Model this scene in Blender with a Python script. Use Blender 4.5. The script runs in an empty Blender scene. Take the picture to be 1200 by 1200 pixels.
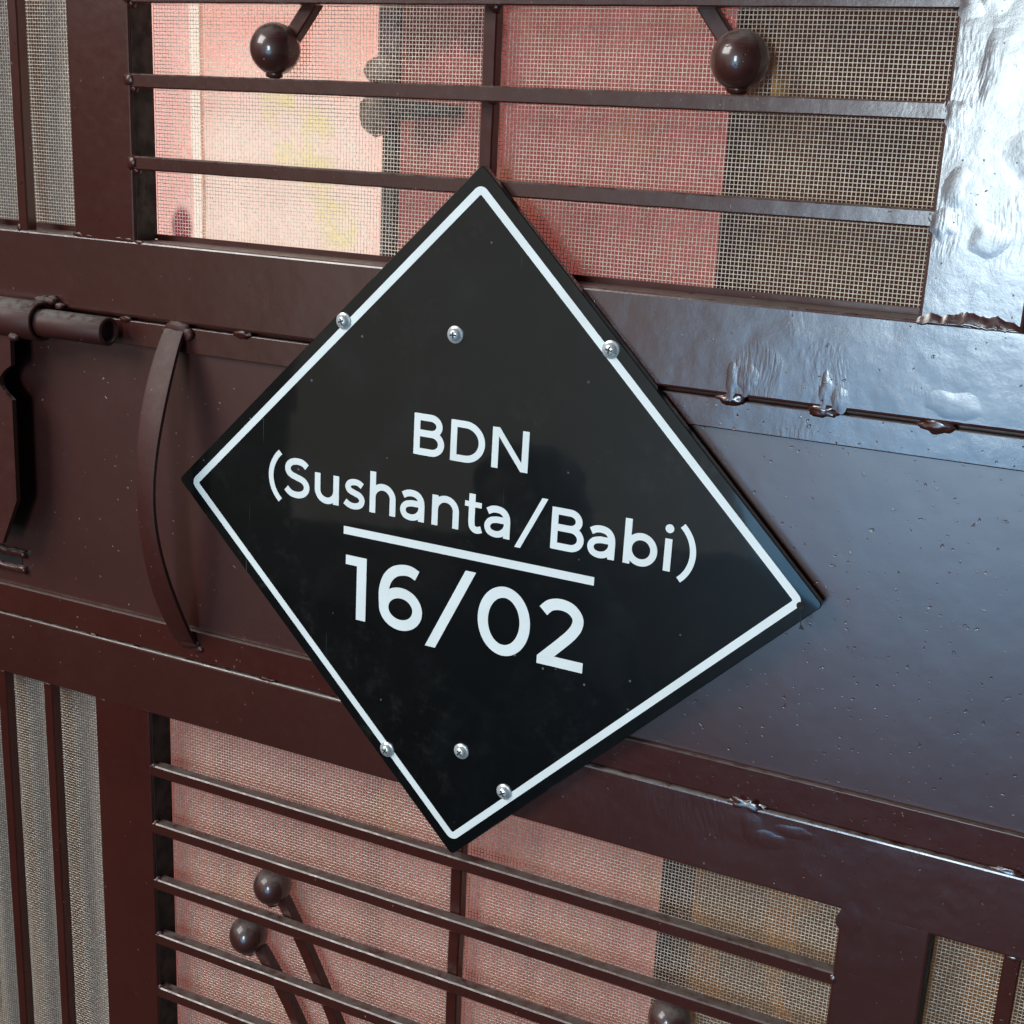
import bpy, bmesh, math, random
import numpy as np
from mathutils import Vector, Matrix, noise

random.seed(7)
S = bpy.context.scene
COL = S.collection
ZP = 1.70            # height of the plate centre above the ground (m)

# ------------------------------------------------------------------ camera
cam_d = bpy.data.cameras.new('camera'); cam = bpy.data.objects.new('camera', cam_d); COL.objects.link(cam)
RX = (0.89761765, 0.43826271, 0.04699303)       # camera right in world axes
DN = (0.16195691, -0.22878116, -0.95991101)     # camera down
FW = (-0.40994208, 0.86924391, -0.27633768)     # camera forward
cam.matrix_world = Matrix(((RX[0], -DN[0], -FW[0], 0.3448),
                           (RX[1], -DN[1], -FW[1], -0.675),
                           (RX[2], -DN[2], -FW[2], ZP + 0.2320), (0, 0, 0, 1)))
cam_d.sensor_width = 36; cam_d.lens = 36 * 1565.7 / 1200
cam_d.clip_start = 0.02; cam_d.clip_end = 500
S.camera = cam

# ------------------------------------------------------------------ world, sun, lamps, exposure
SUN_EL, SUN_AZ = math.radians(36), math.radians(4)      # the yard behind the gate is in the sun
w = bpy.data.worlds.new('World'); S.world = w; w.use_nodes = True
nt = w.node_tree
sky = nt.nodes.new('ShaderNodeTexSky'); sky.sky_type = 'NISHITA'; sky.sun_disc = False
sky.sun_elevation = SUN_EL; sky.sun_rotation = SUN_AZ
nt.links.new(sky.outputs[0], nt.nodes['Background'].inputs[0])
nt.nodes['Background'].inputs[1].default_value = 0.010

sd = bpy.data.lights.new('sun', 'SUN'); sun = bpy.data.objects.new('sun', sd); COL.objects.link(sun)
sd.energy = 5.0; sd.angle = math.radians(0.5); sd.color = (1.0, 0.95, 0.86)
to_sun = Vector((math.sin(SUN_AZ) * math.cos(SUN_EL), math.cos(SUN_AZ) * math.cos(SUN_EL), math.sin(SUN_EL)))
sun.rotation_euler = to_sun.to_track_quat('Z', 'Y').to_euler(); sun.location = (0, 6, 8)

def area(name, loc, target, sx, sy, watts, color, round_=False):
    d = bpy.data.lights.new(name, 'AREA'); d.shape = 'RECTANGLE'; d.size = sx; d.size_y = sy
    d.energy = watts; d.color = color
    if round_: d.shape = 'ELLIPSE'
    o = bpy.data.objects.new(name, d); COL.objects.link(o); o.location = loc
    o.rotation_euler = (Vector(target) - Vector(loc)).to_track_quat('-Z', 'Y').to_euler()
    return o
# open sky on the left of the porch, and the bright opening behind the photographer
area('porch_side_light', (-1.75, -1.9, ZP + 1.7), (0, 0, ZP), 1.6, 1.6, 76, (1.0, 0.985, 0.95))
area('porch_opening_light', (0.14, -2.6, ZP + 0.27), (0.25, 0, ZP + 0.2), 0.46, 0.72, 24, (0.76, 0.92, 1.0))
area('added_blue_light', (0.03, -2.62, ZP - 0.47), (0.15, 0, ZP - 0.1), 1.25, 1.02, 11.5, (0.24, 0.60, 1.0), True)  # added lamp for the blue sheen on panel and plate corner, source unknown
area('added_backdrop_light', (-1.15, -2.66, ZP - 0.20), (-0.3, 0, ZP), 1.40, 1.35, 2.0, (1.0, 0.99, 0.86))  # added dim lamp, a grey field for the plate to mirror

S.view_settings.view_transform = 'Standard'; S.view_settings.look = 'None'
S.view_settings.exposure = 0.0; S.view_settings.gamma = 1.0
S.view_settings.use_curve_mapping = False

# ------------------------------------------------------------------ helpers
class NB:
    """tiny node-building helper"""
    def __init__(s, name):
        s.m = bpy.data.materials.new(name); s.m.use_nodes = True; s.t = s.m.node_tree
        s.n = s.t.nodes; s.bsdf = s.n['Principled BSDF']; s.out = s.n['Material Output']
        g = s.n.new('ShaderNodeNewGeometry'); s.pos = g.outputs['Position']; s.nor = g.outputs['True Normal']
    def link(s, a, b): s.t.links.new(a, b)
    def setv(s, sock, v):
        if hasattr(v, 'links') or isinstance(v, bpy.types.NodeSocket): s.link(v, sock)
        else: sock.default_value = v
    def math(s, op, a, b=0.0, c=0.0, clamp=False):
        n = s.n.new('ShaderNodeMath'); n.operation = op; n.use_clamp = clamp
        for i, v in enumerate((a, b, c)): s.setv(n.inputs[i], v)
        return n.outputs[0]
    def ramp(s, v, lo, hi, a=0.0, b=1.0):
        n = s.n.new('ShaderNodeMapRange'); n.interpolation_type = 'SMOOTHSTEP'
        s.setv(n.inputs['Value'], v); n.inputs['From Min'].default_value = lo; n.inputs['From Max'].default_value = hi
        n.inputs['To Min'].default_value = a; n.inputs['To Max'].default_value = b
        return n.outputs[0]
    def mapped(s, scale=(1, 1, 1), rot=(0, 0, 0), loc=(0, 0, 0), src=None):
        n = s.n.new('ShaderNodeMapping'); s.link(src or s.pos, n.inputs[0])
        n.inputs['Scale'].default_value = scale; n.inputs['Rotation'].default_value = rot; n.inputs['Location'].default_value = loc
        return n.outputs[0]
    def noise(s, scale, detail=3, rough=0.55, vec=None, dist=0.0):
        n = s.n.new('ShaderNodeTexNoise'); s.link(vec or s.pos, n.inputs['Vector'])
        n.inputs['Scale'].default_value = scale; n.inputs['Detail'].default_value = detail
        n.inputs['Roughness'].default_value = rough; n.inputs['Distortion'].default_value = dist
        return n.outputs[0]
    def noisec(s, scale, detail=2, vec=None):
        n = s.n.new('ShaderNodeTexNoise'); s.link(vec or s.pos, n.inputs['Vector'])
        n.inputs['Scale'].default_value = scale; n.inputs['Detail'].default_value = detail
        return n.outputs['Color']
    def voro(s, scale, vec=None, rnd=1.0):
        n = s.n.new('ShaderNodeTexVoronoi'); s.link(vec or s.pos, n.inputs['Vector'])
        n.inputs['Scale'].default_value = scale; n.inputs['Randomness'].default_value = rnd
        return n.outputs['Distance'], n.outputs['Color']
    def wave(s, scale, vec=None, dist=0.0, dscale=1.0, detail=2):
        n = s.n.new('ShaderNodeTexWave'); s.link(vec or s.pos, n.inputs['Vector'])
        n.inputs['Scale'].default_value = scale; n.inputs['Distortion'].default_value = dist
        n.inputs['Detail'].default_value = detail; n.inputs['Detail Scale'].default_value = dscale
        return n.outputs['Fac']
    def mix(s, f, a, b):
        n = s.n.new('ShaderNodeMix'); n.data_type = 'RGBA'
        s.setv(n.inputs[0], f)
        for i, v in ((6, a), (7, b)):
            s.setv(n.inputs[i], (*v, 1.0) if isinstance(v, tuple) and len(v) == 3 else v)
        return n.outputs[2]
    def sep(s, v=None):
        n = s.n.new('ShaderNodeSeparateXYZ'); s.link(v or s.pos, n.inputs[0]); return n.outputs
    def bump(s, h, strength=0.3, dist=0.001, normal=None):
        n = s.n.new('ShaderNodeBump'); s.link(h, n.inputs['Height'])
        n.inputs['Strength'].default_value = strength; n.inputs['Distance'].default_value = dist
        if normal: s.link(normal, n.inputs['Normal'])
        return n.outputs[0]
    def vadd(s, a, b, k=1.0):
        n = s.n.new('ShaderNodeVectorMath'); n.operation = 'MULTIPLY_ADD'
        s.link(b, n.inputs[0]); n.inputs[1].default_value = (k, k, k); s.link(a, n.inputs[2]); return n.outputs[0]
    def near(s, pt, rad, vec=None):
        """1 at pt falling to 0 at rad (sharp-ish)"""
        n = s.n.new('ShaderNodeVectorMath'); n.operation = 'DISTANCE'
        s.link(vec or s.pos, n.inputs[0]); n.inputs[1].default_value = pt
        return s.ramp(n.outputs['Value'], rad * 0.55, rad, 1.0, 0.0)

def paint_material(name, ripple=0.0, dusty=1.0, peel=0.08, coat_rough=0.30, base_rough=(0.27, 0.36), gloss=1.0, sag=0.7, ior=1.55):
    b = NB(name)
    x, y, z = b.sep()
    n1 = b.noise(11, 4)
    col = b.mix(b.ramp(n1, 0.3, 0.72), (0.048, 0.0088, 0.0058), (0.058, 0.0120, 0.0082))
    # dust that has settled on upward faces
    nz = b.sep(b.nor)[2]; fine = b.noise(150, 4, 0.65)
    up = b.math('MULTIPLY', b.ramp(nz, 0.30, 0.95), b.ramp(fine, 0.25, 0.62))
    col = b.mix(b.math('MULTIPLY', up, 0.70 * dusty), col, (0.19, 0.165, 0.15))
    # faint dry film and lime specks
    col = b.mix(b.math('MULTIPLY', b.ramp(b.noise(26, 5, 0.7, dist=0.6), 0.50, 0.80), 0.018 * dusty), col, (0.30, 0.25, 0.22))
    grit = b.noise(310, 1, 0.5)
    sp = b.math('MULTIPLY', b.ramp(grit, 0.755, 0.79), b.ramp(n1, 0.40, 0.60, 0.15, 1.0))
    col = b.mix(b.math('MULTIPLY', sp, 0.55), col, (0.34, 0.27, 0.24))
    b.link(col, b.bsdf.inputs['Base Color'])
    ro = b.ramp(fine, 0.25, 0.8, *base_rough)
    b.link(b.math('ADD', ro, b.math('MULTIPLY', up, 0.35)), b.bsdf.inputs['Roughness'])
    b.bsdf.inputs['Specular IOR Level'].default_value = 0.25 + 0.30 * gloss
    b.link(b.math('SUBTRACT', gloss, b.math('MULTIPLY', up, 0.8 * gloss)), b.bsdf.inputs['Coat Weight'])
    b.bsdf.inputs['Coat Roughness'].default_value = coat_rough
    b.bsdf.inputs['Coat IOR'].default_value = ior
    # relief: orange peel, grit, sags -- summed in metres and bumped once
    hgt = b.math('MULTIPLY', fine, 0.00030 * peel * 4)
    hgt = b.math('MULTIPLY_ADD', sp, 0.00016, hgt)
    hgt = b.math('MULTIPLY_ADD', b.noise(30, 2, 0.5), 0.0007 * sag, hgt)
    # paint bubbles and pits
    pit = b.ramp(grit, 0.275, 0.21)
    side = b.ramp(b.math('ADD', x, b.math('MULTIPLY', n1, 0.16)), 0.10, 0.24)
    hgt = b.math('MULTIPLY_ADD', b.math('MULTIPLY', pit, side), -0.00022 if ripple else -0.00012, hgt)
    if ripple > 0:
        # thick brushed filler: sparse patches of combed ridges and smooth dabs, right-hand side of the gate only
        warp = b.vadd(b.pos, b.noisec(18, 1), 0.03)
        w1 = b.noise(1.0, 1, 0.4, vec=b.mapped((620, 40, 150), (0, math.radians(38), 0), src=warp))
        w2 = b.noise(1.0, 1, 0.4, vec=b.mapped((640, 40, 130), (0, math.radians(-14), 0), src=warp))
        sel = b.noise(19, 1, 0.4); m1 = b.ramp(sel, 0.54, 0.62); m2 = b.ramp(sel, 0.44, 0.36)
        rid = b.math('ADD', b.math('MULTIPLY', w1, m1), b.math('MULTIPLY', w2, m2))
        rel = b.math('MULTIPLY', rid, 0.00009 * ripple)
        rel = b.math('MULTIPLY_ADD', b.noise(42, 2, 0.45), 0.00034 * ripple, rel)
        hgt = b.math('MULTIPLY_ADD', rel, side, hgt)
    nrm = b.bump(hgt, 1.0, 1.0)
    b.link(nrm, b.bsdf.inputs['Normal']); b.link(nrm, b.bsdf.inputs['Coat Normal'])
    return b.m

def simple_material(name, color, rough=0.5, metal=0.0, var=0.0, scale=60, bump=0.0, bdist=0.001, coat=0.0):
    b = NB(name)
    if var > 0:
        n = b.noise(scale, 4)
        lo = tuple(c * (1 - var) for c in color); hi = tuple(min(1, c * (1 + var)) for c in color)
        b.link(b.mix(b.ramp(n, 0.3, 0.7), lo, hi), b.bsdf.inputs['Base Color'])
        b.link(b.ramp(b.noise(scale * 1.7, 3), 0.3, 0.7, rough * 0.8, min(1, rough * 1.25)), b.bsdf.inputs['Roughness'])
    else:
        b.bsdf.inputs['Base Color'].default_value = (*color, 1); b.bsdf.inputs['Roughness'].default_value = rough
    b.bsdf.inputs['Metallic'].default_value = metal
    b.bsdf.inputs['Coat Weight'].default_value = coat
    if bump > 0: b.link(b.bump(b.noise(scale * 3, 3), bump, bdist), b.bsdf.inputs['Normal'])
    return b.m

def cloth_material(name, colour_fn, trans=0.5, weave=900):
    """thin cloth: colour_fn(b) gives a colour socket; part of the light passes through"""
    b = NB(name); col = colour_fn(b)
    b.n.remove(b.bsdf)
    d = b.n.new('ShaderNodeBsdfDiffuse'); t = b.n.new('ShaderNodeBsdfTranslucent'); m = b.n.new('ShaderNodeMixShader')
    b.link(col, d.inputs[0]); b.link(col, t.inputs[0]); m.inputs[0].default_value = trans
    nm = b.bump(b.noise(weave, 1), 0.2, 0.0005); b.link(nm, d.inputs['Normal'])
    b.link(d.outputs[0], m.inputs[1]); b.link(t.outputs[0], m.inputs[2]); b.link(m.outputs[0], b.out.inputs['Surface'])
    return b.m

def finish(bm, name, mat, parent=None, smooth=False):
    """bmesh in world metres -> object whose origin is its own centre, optionally parented"""
    bmesh.ops.recalc_face_normals(bm, faces=bm.faces)
    me = bpy.data.meshes.new(name)
    c = Vector((0, 0, 0))
    if bm.verts:
        lo = Vector([min(v.co[i] for v in bm.verts) for i in range(3)]); hi = Vector([max(v.co[i] for v in bm.verts) for i in range(3)])
        c = (lo + hi) / 2
    for v in bm.verts: v.co -= c
    if smooth:
        for f in bm.faces: f.smooth = True
    bm.to_mesh(me); bm.free(); me.materials.append(mat)
    return place(me, name, c, parent)

def place(me, name, c, parent=None):
    o = bpy.data.objects.new(name, me); COL.objects.link(o)
    if parent is not None:
        base = parent.matrix_basis.translation if parent.parent is None else parent['_w']
        o.parent = parent; o.location = Vector(c) - Vector(base)
        o['_w'] = tuple(c)
    else: o.location = c
    return o

def copy_at(o, c):
    """another copy of a part with the same mesh at world point c"""
    n = o.copy(); COL.objects.link(n)
    base = o.parent.matrix_basis.translation if o.parent.parent is None else Vector(o.parent['_w'])
    n.location = Vector(c) - Vector(base); n['_w'] = tuple(c)
    return n

def thing(name, loc, label, cat, group=None):
    o = bpy.data.objects.new(name, None); COL.objects.link(o); o.location = loc; o.empty_display_size = 0.05
    tag(o, label, cat, group); return o

def tag(o, label, cat, group=None):
    o['label'] = label; o['category'] = cat
    if group: o['group'] = group
    return o

def box(bm, x0, x1, y0, y1, z0, z1, bev=0.0, seg=2):
    r = bmesh.ops.create_cube(bm, size=1.0)
    vs = r['verts']
    for v in vs:
        v.co = Vector((x0 if v.co.x < 0 else x1, y0 if v.co.y < 0 else y1, z0 if v.co.z < 0 else z1))
    if bev > 0:
        es = list({e for v in vs for e in v.link_edges})
        bmesh.ops.bevel(bm, geom=es, offset=bev, segments=seg, profile=0.5, affect='EDGES')

def sweep(bm, pts, sx, sy, nrm_hint=Vector((0, -1, 0)), rounded=0, caps=True):
    """rectangular (rounded==0) or n-gon bar along pts; sx across, sy along hint; sx, sy may be callables of t"""
    pts = [Vector(p) for p in pts]; n = len(pts); rings = []
    for i, p in enumerate(pts):
        t = (pts[min(i + 1, n - 1)] - pts[max(i - 1, 0)]).normalized()
        side = t.cross(nrm_hint).normalized(); up = side.cross(t).normalized()
        a = sx(i / (n - 1)) if callable(sx) else sx; c = sy(i / (n - 1)) if callable(sy) else sy
        if rounded: prof = [(math.cos(2 * math.pi * k / rounded), math.sin(2 * math.pi * k / rounded)) for k in range(rounded)]
        else:
            q = 0.80; prof = [(1, -q), (1, q), (q, 1), (-q, 1), (-1, q), (-1, -q), (-q, -1), (q, -1)]
        rings.append([bm.verts.new(p + side * u * a + up * v * c) for u, v in prof])
    m = len(rings[0])
    for i in range(n - 1):
        for k in range(m):
            bm.faces.new((rings[i][k], rings[i][(k + 1) % m], rings[i + 1][(k + 1) % m], rings[i + 1][k]))
    if caps: bm.faces.new(list(reversed(rings[0]))); bm.faces.new(rings[-1])

def bez(p0, p1, p2, p3, n=16):
    p0, p1, p2, p3 = map(Vector, (p0, p1, p2, p3)); out = []
    for i in range(n + 1):
        t = i / n; out.append(p0 * (1 - t) ** 3 + 3 * p1 * t * (1 - t) ** 2 + 3 * p2 * t * t * (1 - t) + p3 * t ** 3)
    return out

def blob_bm(r, sc, seed, amp=0.35, sub=2, freq=1.6):
    bm = bmesh.new(); bmesh.ops.create_icosphere(bm, subdivisions=sub, radius=1.0)
    for v in bm.verts:
        k = 1 + amp * noise.noise(v.co * freq + Vector((seed * 7.3, seed * 1.7, seed)))
        v.co = Vector((v.co.x * sc[0], v.co.y * sc[1], v.co.z * sc[2])) * (k * r)
    return bm

# ------------------------------------------------------------------ materials
M_PAINT = paint_material('brown_enamel', gloss=0.30)
M_FILL = paint_material('brown_enamel_over_filler', ripple=1.0, ior=1.85, coat_rough=0.25, base_rough=(0.22, 0.29))
M_BALL = paint_material('brown_enamel_ball', peel=0.05, coat_rough=0.13, base_rough=(0.42, 0.5))
M_MATTE = paint_material('weathered_brown_enamel', dusty=1.6, gloss=0.15, coat_rough=0.5, base_rough=(0.45, 0.6))
M_DARK = simple_material('shade_and_hole_black', (0.010, 0.006, 0.005), 0.7, 0, 0.3, 60)  # painted shade on the reveals; also fills slot, hole and crack
M_BAR = paint_material('brown_enamel_bars', ripple=0.35, coat_rough=0.24, base_rough=(0.24, 0.30))
M_PANEL = paint_material('brown_enamel_sheet', coat_rough=0.32, base_rough=(0.31, 0.36), peel=0.03, sag=0.35, ior=1.75)
M_STEEL = simple_material('galvanised_wire', (0.86, 0.76, 0.65), 0.34, 0.40, 0.2, 300)
M_SCREW = simple_material('zinc_screw', (0.80, 0.83, 0.84), 0.30, 0.55, 0.10, 700)
M_RECESS = simple_material('screw_recess', (0.05, 0.05, 0.05), 0.6, 0.5)

def plate_material():
    b = NB('black_acrylic')
    scr = b.wave(60, b.mapped((1, 1, 1), (0, math.radians(33), 0)), 14, 1.2, 3)
    smear = b.ramp(b.noise(13, 5, 0.65, dist=1.2), 0.45, 0.85)
    col = b.mix(b.math('MULTIPLY', smear, 0.5), (0.0035, 0.0037, 0.0040), (0.0075, 0.0078, 0.0075))
    vd, vc = b.voro(110); sp = b.math('MULTIPLY', b.math('LESS_THAN', vd, 0.085), b.ramp(b.sep(vc)[0], 0.86, 0.88))
    col = b.mix(b.math('MULTIPLY', sp, 0.5), col, (0.22, 0.24, 0.24))
    dusty = b.math('MULTIPLY', b.ramp(b.noise(90, 4, 0.7), 0.50, 0.80), b.ramp(b.noise(7, 3), 0.42, 0.7))
    col = b.mix(b.math('MULTIPLY', dusty, 0.10), col, (0.20, 0.19, 0.17))
    hair = b.noise(1.0, 0, 0.5, vec=b.mapped((900, 1, 14), (0, math.radians(57), 0)))
    hair = b.math('MULTIPLY', b.ramp(hair, 0.80, 0.84), b.ramp(b.noise(11, 2), 0.50, 0.6))
    col = b.mix(b.math('MULTIPLY', hair, 0.30), col, (0.16, 0.16, 0.16))
    b.link(col, b.bsdf.inputs['Base Color'])
    b.link(b.math('ADD', b.math('MULTIPLY', smear, 0.16), 0.30), b.bsdf.inputs['Roughness'])
    b.bsdf.inputs['Specular IOR Level'].default_value = 0.22
    b.bsdf.inputs['Coat Weight'].default_value = 0.90
    b.bsdf.inputs['Coat Roughness'].default_value = 0.04
    b.bsdf.inputs['Coat IOR'].default_value = 1.49
    nrm = b.bump(b.noise(22, 2), 0.06, 0.002)
    b.link(nrm, b.bsdf.inputs['Coat Normal'])
    return b.m
M_PLATE = plate_material()
M_WHITE = simple_material('white_vinyl', (0.87, 0.91, 0.90), 0.32, 0.0, 0.035, 40, coat=0.3)

# ------------------------------------------------------------------ ground
gb = NB('paving')
gcol = gb.mix(gb.ramp(gb.noise(1.3, 6, 0.7), 0.3, 0.7), (0.030, 0.027, 0.023), (0.055, 0.050, 0.042))
gb.link(gcol, gb.bsdf.inputs['Base Color']); gb.bsdf.inputs['Roughness'].default_value = 0.85
gb.link(gb.bump(gb.noise(40, 5), 0.4, 0.01), gb.bsdf.inputs['Normal'])
bm = bmesh.new(); bmesh.ops.create_grid(bm, x_segments=8, y_segments=8, size=60)
g = finish(bm, 'ground', gb.m); g['kind'] = 'structure'

# ------------------------------------------------------------------ added unseen walls: carry the gate, keep sun off the near ground
M_WALL = simple_material('grey_plaster', (0.30, 0.28, 0.25), 0.9, 0, 0.15, 6, 0.3, 0.004)
for (x0, x1, z1, lab) in ((-4.0, -0.540, 2.75, 'added grey plastered wall blocking the sun on the bolt side of the gate'), (0.527, 4.0, 2.75, 'added grey plastered wall blocking the sun on the far side of the gate from the bolt')):
    bm = bmesh.new(); box(bm, x0, x1, -0.02, 0.16, 0.0, z1, 0.004); tag(finish(bm, 'sun_blocking_wall', M_WALL), lab, 'wall')
bm = bmesh.new(); box(bm, -0.5395, 0.5265, -0.018, 0.158, 2.30, 2.7495, 0.003); tag(finish(bm, 'lintel', M_WALL), 'added grey plastered lintel over the brown gate, blocking the sun', 'lintel')

# ------------------------------------------------------------------ gate
gate = thing('metal_gate', (0, 0.02, 0), 'chocolate brown painted steel gate with mesh openings, bars and ball finials', 'gate')
def zz(z): return ZP + z / 1000.0
def mm(v): return v / 1000.0
def gbox(name, x0, x1, y0, y1, z0, z1, mat=M_PAINT, bev=0.0018, seg=3, parent=gate, smooth=True):
    bm = bmesh.new(); box(bm, mm(x0), mm(x1), mm(y0), mm(y1), zz(z0), zz(z1), bev, seg)
    o = finish(bm, name, mat, parent)
    return o
ZB = -1690                        # lower end of the gate (10 mm above the ground)
XL, XR = -532, 519
# rails run right through, stiles butt against them
gbox('rail', XL, XR, 0, 20.9, 101.8, 151.2, M_FILL)
gbox('rail', XL, XR, 0, 20.9, -177, -129, M_FILL)
gbox('rail', XL, XR, 0, 20.9, 480, 530)
gbox('rail', XL, XR, 0, 20.9, -650, -600)
gbox('rail', XL, XR, 0, 20.9, ZB, ZB + 50)
for (a, c, m) in ((-299, -248.5, M_PAINT), (240, 289, M_FILL), (-532, -482, M_PAINT), (469, 519, M_FILL)):
    gbox('stile', a, c, 0.15, 20.7, 148.2, 483, m)
    gbox('stile', a, c, 0.15, 20.7, -603, -174, m)
    gbox('stile', a, c, 0.15, 20.7, ZB + 47, -647, m)
gbox('kick_panel', -482, 469, 12, 14, ZB + 50, -650, bev=0.0004)
# middle sheet between two flat strips
gbox('sheet_panel', XL, XR, 5.2, 8, -112, 88, M_PANEL, bev=0.0005, seg=1)
gbox('flat_strip', XL, XR, 2.2, 5.0, 83, 99.4, M_FILL, bev=0.0007)
gbox('flat_strip', XL, XR, 1.6, 5.0, -128.2, -107, M_PAINT, bev=0.0007)
gbox('backing_strip', XL, XR, 9, 12, 80, 101.7, bev=0.0003, seg=1)
gbox('backing_strip', XL, XR, 9, 12, -129, -104, bev=0.0003, seg=1)
# mesh retaining strips behind the ledges, added dark strips that paint shade on the reveals
for z0 in (151.2, -600):
    for (a, c) in ((-248.4, 239.9), (-481.9, -299.1), (289.1, 468.9)):
        gbox('mesh_strip', a, c, 21.0, 21.9, z0 - 5, z0 + 3.4, bev=0.0002, seg=1)
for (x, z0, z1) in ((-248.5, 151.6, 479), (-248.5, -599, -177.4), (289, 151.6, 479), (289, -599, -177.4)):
    gbox('reveal_shade', x + 0.02, x + 0.7, 2.0, 20.85, z0, z1, M_DARK, bev=0.0001, seg=1)
# horizontal bars
def hbars(zs, x0, x1, y0, y1, h):
    first = None
    for z in zs:
        if first is None:
            bm = bmesh.new()
            # slightly lumpy bar: cut along its length so that the edges wander
            n = 40; pts = [(mm(x0) + (mm(x1) - mm(x0)) * i / n, mm((y0 + y1) / 2), zz(z - h / 2) + 0.00025 * noise.noise(Vector((i * 0.7, 3, 1)))) for i in range(n + 1)]
            sweep(bm, pts, mm((y1 - y0) / 2), mm(h / 2), Vector((0, 0, 1)))
            first = finish(bm, 'bar', M_BAR, gate); zc = z
            base = Vector(first['_w'])
        else:
            copy_at(first, base + Vector((0, 0, mm(z - zc))))
upper_z = [253.0 + 49.3 * k for k in (-1, 0, 1, 2, 3, 4)]
lower_z = [-217.6 - 46.0 * k for k in range(9)]
hbars(upper_z, -250, 241.5, 0.4, 9.0, 8.4)
hbars(lower_z, -250, 241.5, 0.4, 9.0, 8.6)
# vertical bars
def vbar(x0, x1, y0, y1, z0, z1):
    bm = bmesh.new(); n = 40
    pts = [(mm((x0 + x1) / 2) + 0.0003 * noise.noise(Vector((i * 0.6, x0, 5))), mm((y0 + y1) / 2), zz(z0 + (z1 - z0) * i / n)) for i in range(n + 1)]
    sweep(bm, pts, mm((x1 - x0) / 2), mm((y1 - y0) / 2)); return finish(bm, 'bar', M_PAINT, gate)
vbar(-9.4, -1.2, 9.1, 17.5, 151.0, 481); vbar(-9.4, -1.2, 9.1, 17.5, -601, -176.8)
for xc in (-436, -390.5, -344.6, 331, 377, 423):
    vbar(xc - 4.3, xc + 4.3, 0.6, 9.2, 151.0, 481); vbar(xc - 4.3, xc + 4.3, 0.6, 9.2, -601, -176.8)

# decorative stems with balls
def stem(p0, p1, p2, p3):
    bm = bmesh.new()
    pts = [(mm(a[0]), mm(13.2), zz(a[1])) for a in (p0, p1, p2, p3)]
    sweep(bm, bez(*pts, n=20), 0.0043, 0.0040); return finish(bm, 'stem', M_PAINT, gate)
ball_me = None
def ball(x, y, z, r=14.6):
    bm = bmesh.new(); bmesh.ops.create_uvsphere(bm, u_segments=40, v_segments=24, radius=mm(r))
    for v in bm.verts: v.co = v.co * (1 + 0.016 * noise.noise(v.co * 110 + Vector((x, z, 0)))) + Vector((mm(x), mm(y), zz(z)))
    o = finish(bm, 'ball_finial', M_BALL, gate, smooth=True)
    bm = blob_bm(0.0045, (1.25, 1.0, 0.62), x * 0.01, 0.2)
    bmesh.ops.translate(bm, verts=bm.verts, vec=(mm(x), mm(y - 1), zz(z - r + 0.6)))
    finish(bm, 'weld_collar', M_PAINT, o, True)
    return o
for s in (-1, 1):
    cx = -3.5
    ball(cx + s * 140.5, 6, 269.6, 14.8)
    stem((cx + s * 134, 276), (cx + s * 112, 302), (cx + s * 80, 350), (cx + s * 8, 460))
    ball(cx + s * 148.5, 12, -291, 13.6)
    stem((cx + s * 141, -298), (cx + s * 108, -350), (cx + s * 70, -430), (cx + s * 8, -590))
    ball(cx + s * 169.5, 12, -337.5, 14)
    stem((cx + s * 160, -346), (cx + s * 128, -385), (cx + s * 96, -450), (cx + s * 40, -592))

def dab(x, z, r, sx, sz, seed):
    """thin smear of filler with feathered, uneven rim"""
    bm = bmesh.new(); nr, na = 9, 28; top = bm.verts.new((mm(x), mm(-0.18), zz(z))); prev = None
    dx, dz = 0.25 * noise.noise(Vector((seed, 1, 1))), 0.25 * noise.noise(Vector((seed, 2, 5)))
    for i in range(1, nr + 1):
        t = i / nr; ring = []
        for q in range(na):
            a = 2 * math.pi * q / na; k_ = 1 + 0.42 * noise.noise(Vector((math.cos(a) * 1.3, math.sin(a) * 1.3, seed))) + 0.12 * noise.noise(Vector((math.cos(a) * 4, math.sin(a) * 4, seed)))
            lean = 1 + 0.5 * math.cos(a - seed * 5)
            h = 0.24 * (1 - t ** (1.2 + 1.6 * lean)) ** 1.5
            ring.append(bm.verts.new((mm(x + r * sx * (t * k_ * math.cos(a) + dx * (1 - t))), mm(0.06 - h), zz(z + r * sz * (t * k_ * math.sin(a) + dz * (1 - t))))))
        for q in range(na):
            if prev is None: bm.faces.new((top, ring[q], ring[(q + 1) % na]))
            else: bm.faces.new((prev[q], ring[q], ring[(q + 1) % na], prev[(q + 1) % na]))
        prev = ring
    return finish(bm, 'filler_dab', M_FILL, gate, True)
# weld beads where bars meet the stiles and along the seams
def bead(x, y, z, r, sc, seed, mat=M_FILL, amp=0.4, name='weld_bead', sub=2, freq=1.8):
    bm = blob_bm(mm(r), sc, seed, amp, sub, freq)
    bmesh.ops.translate(bm, verts=bm.verts, vec=(mm(x), mm(y), zz(z)))
    return finish(bm, name, M_PAINT if x < 0 else mat, gate, True)
k = 0
for z in upper_z[:4]:
    k += 1
    bead(-249.5, 1.4, z - 4, 3.9, (1.1, 0.7, 1.25), k); bead(-247.2, 3, z - 9, 2.4, (1, 1, 1), k + 40)
    bead(240.2, 3.2, z - 4, 4.0, (0.9, 0.7, 1.2), k + 20, M_BAR, 0.6, 'weld_bead', 3, 2.2); dab(246, z - 6, 6.5, 1.0, 1.2, k + 60)
for z in lower_z[:7]:
    k += 1
    bead(-247.8, 2.5, z - 1.5, 2.6, (1.2, 0.9, 1.2), k); bead(240.5, 2.0, z - 4, 3.2, (1.2, 0.8, 1.2), k + 20)
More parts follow.
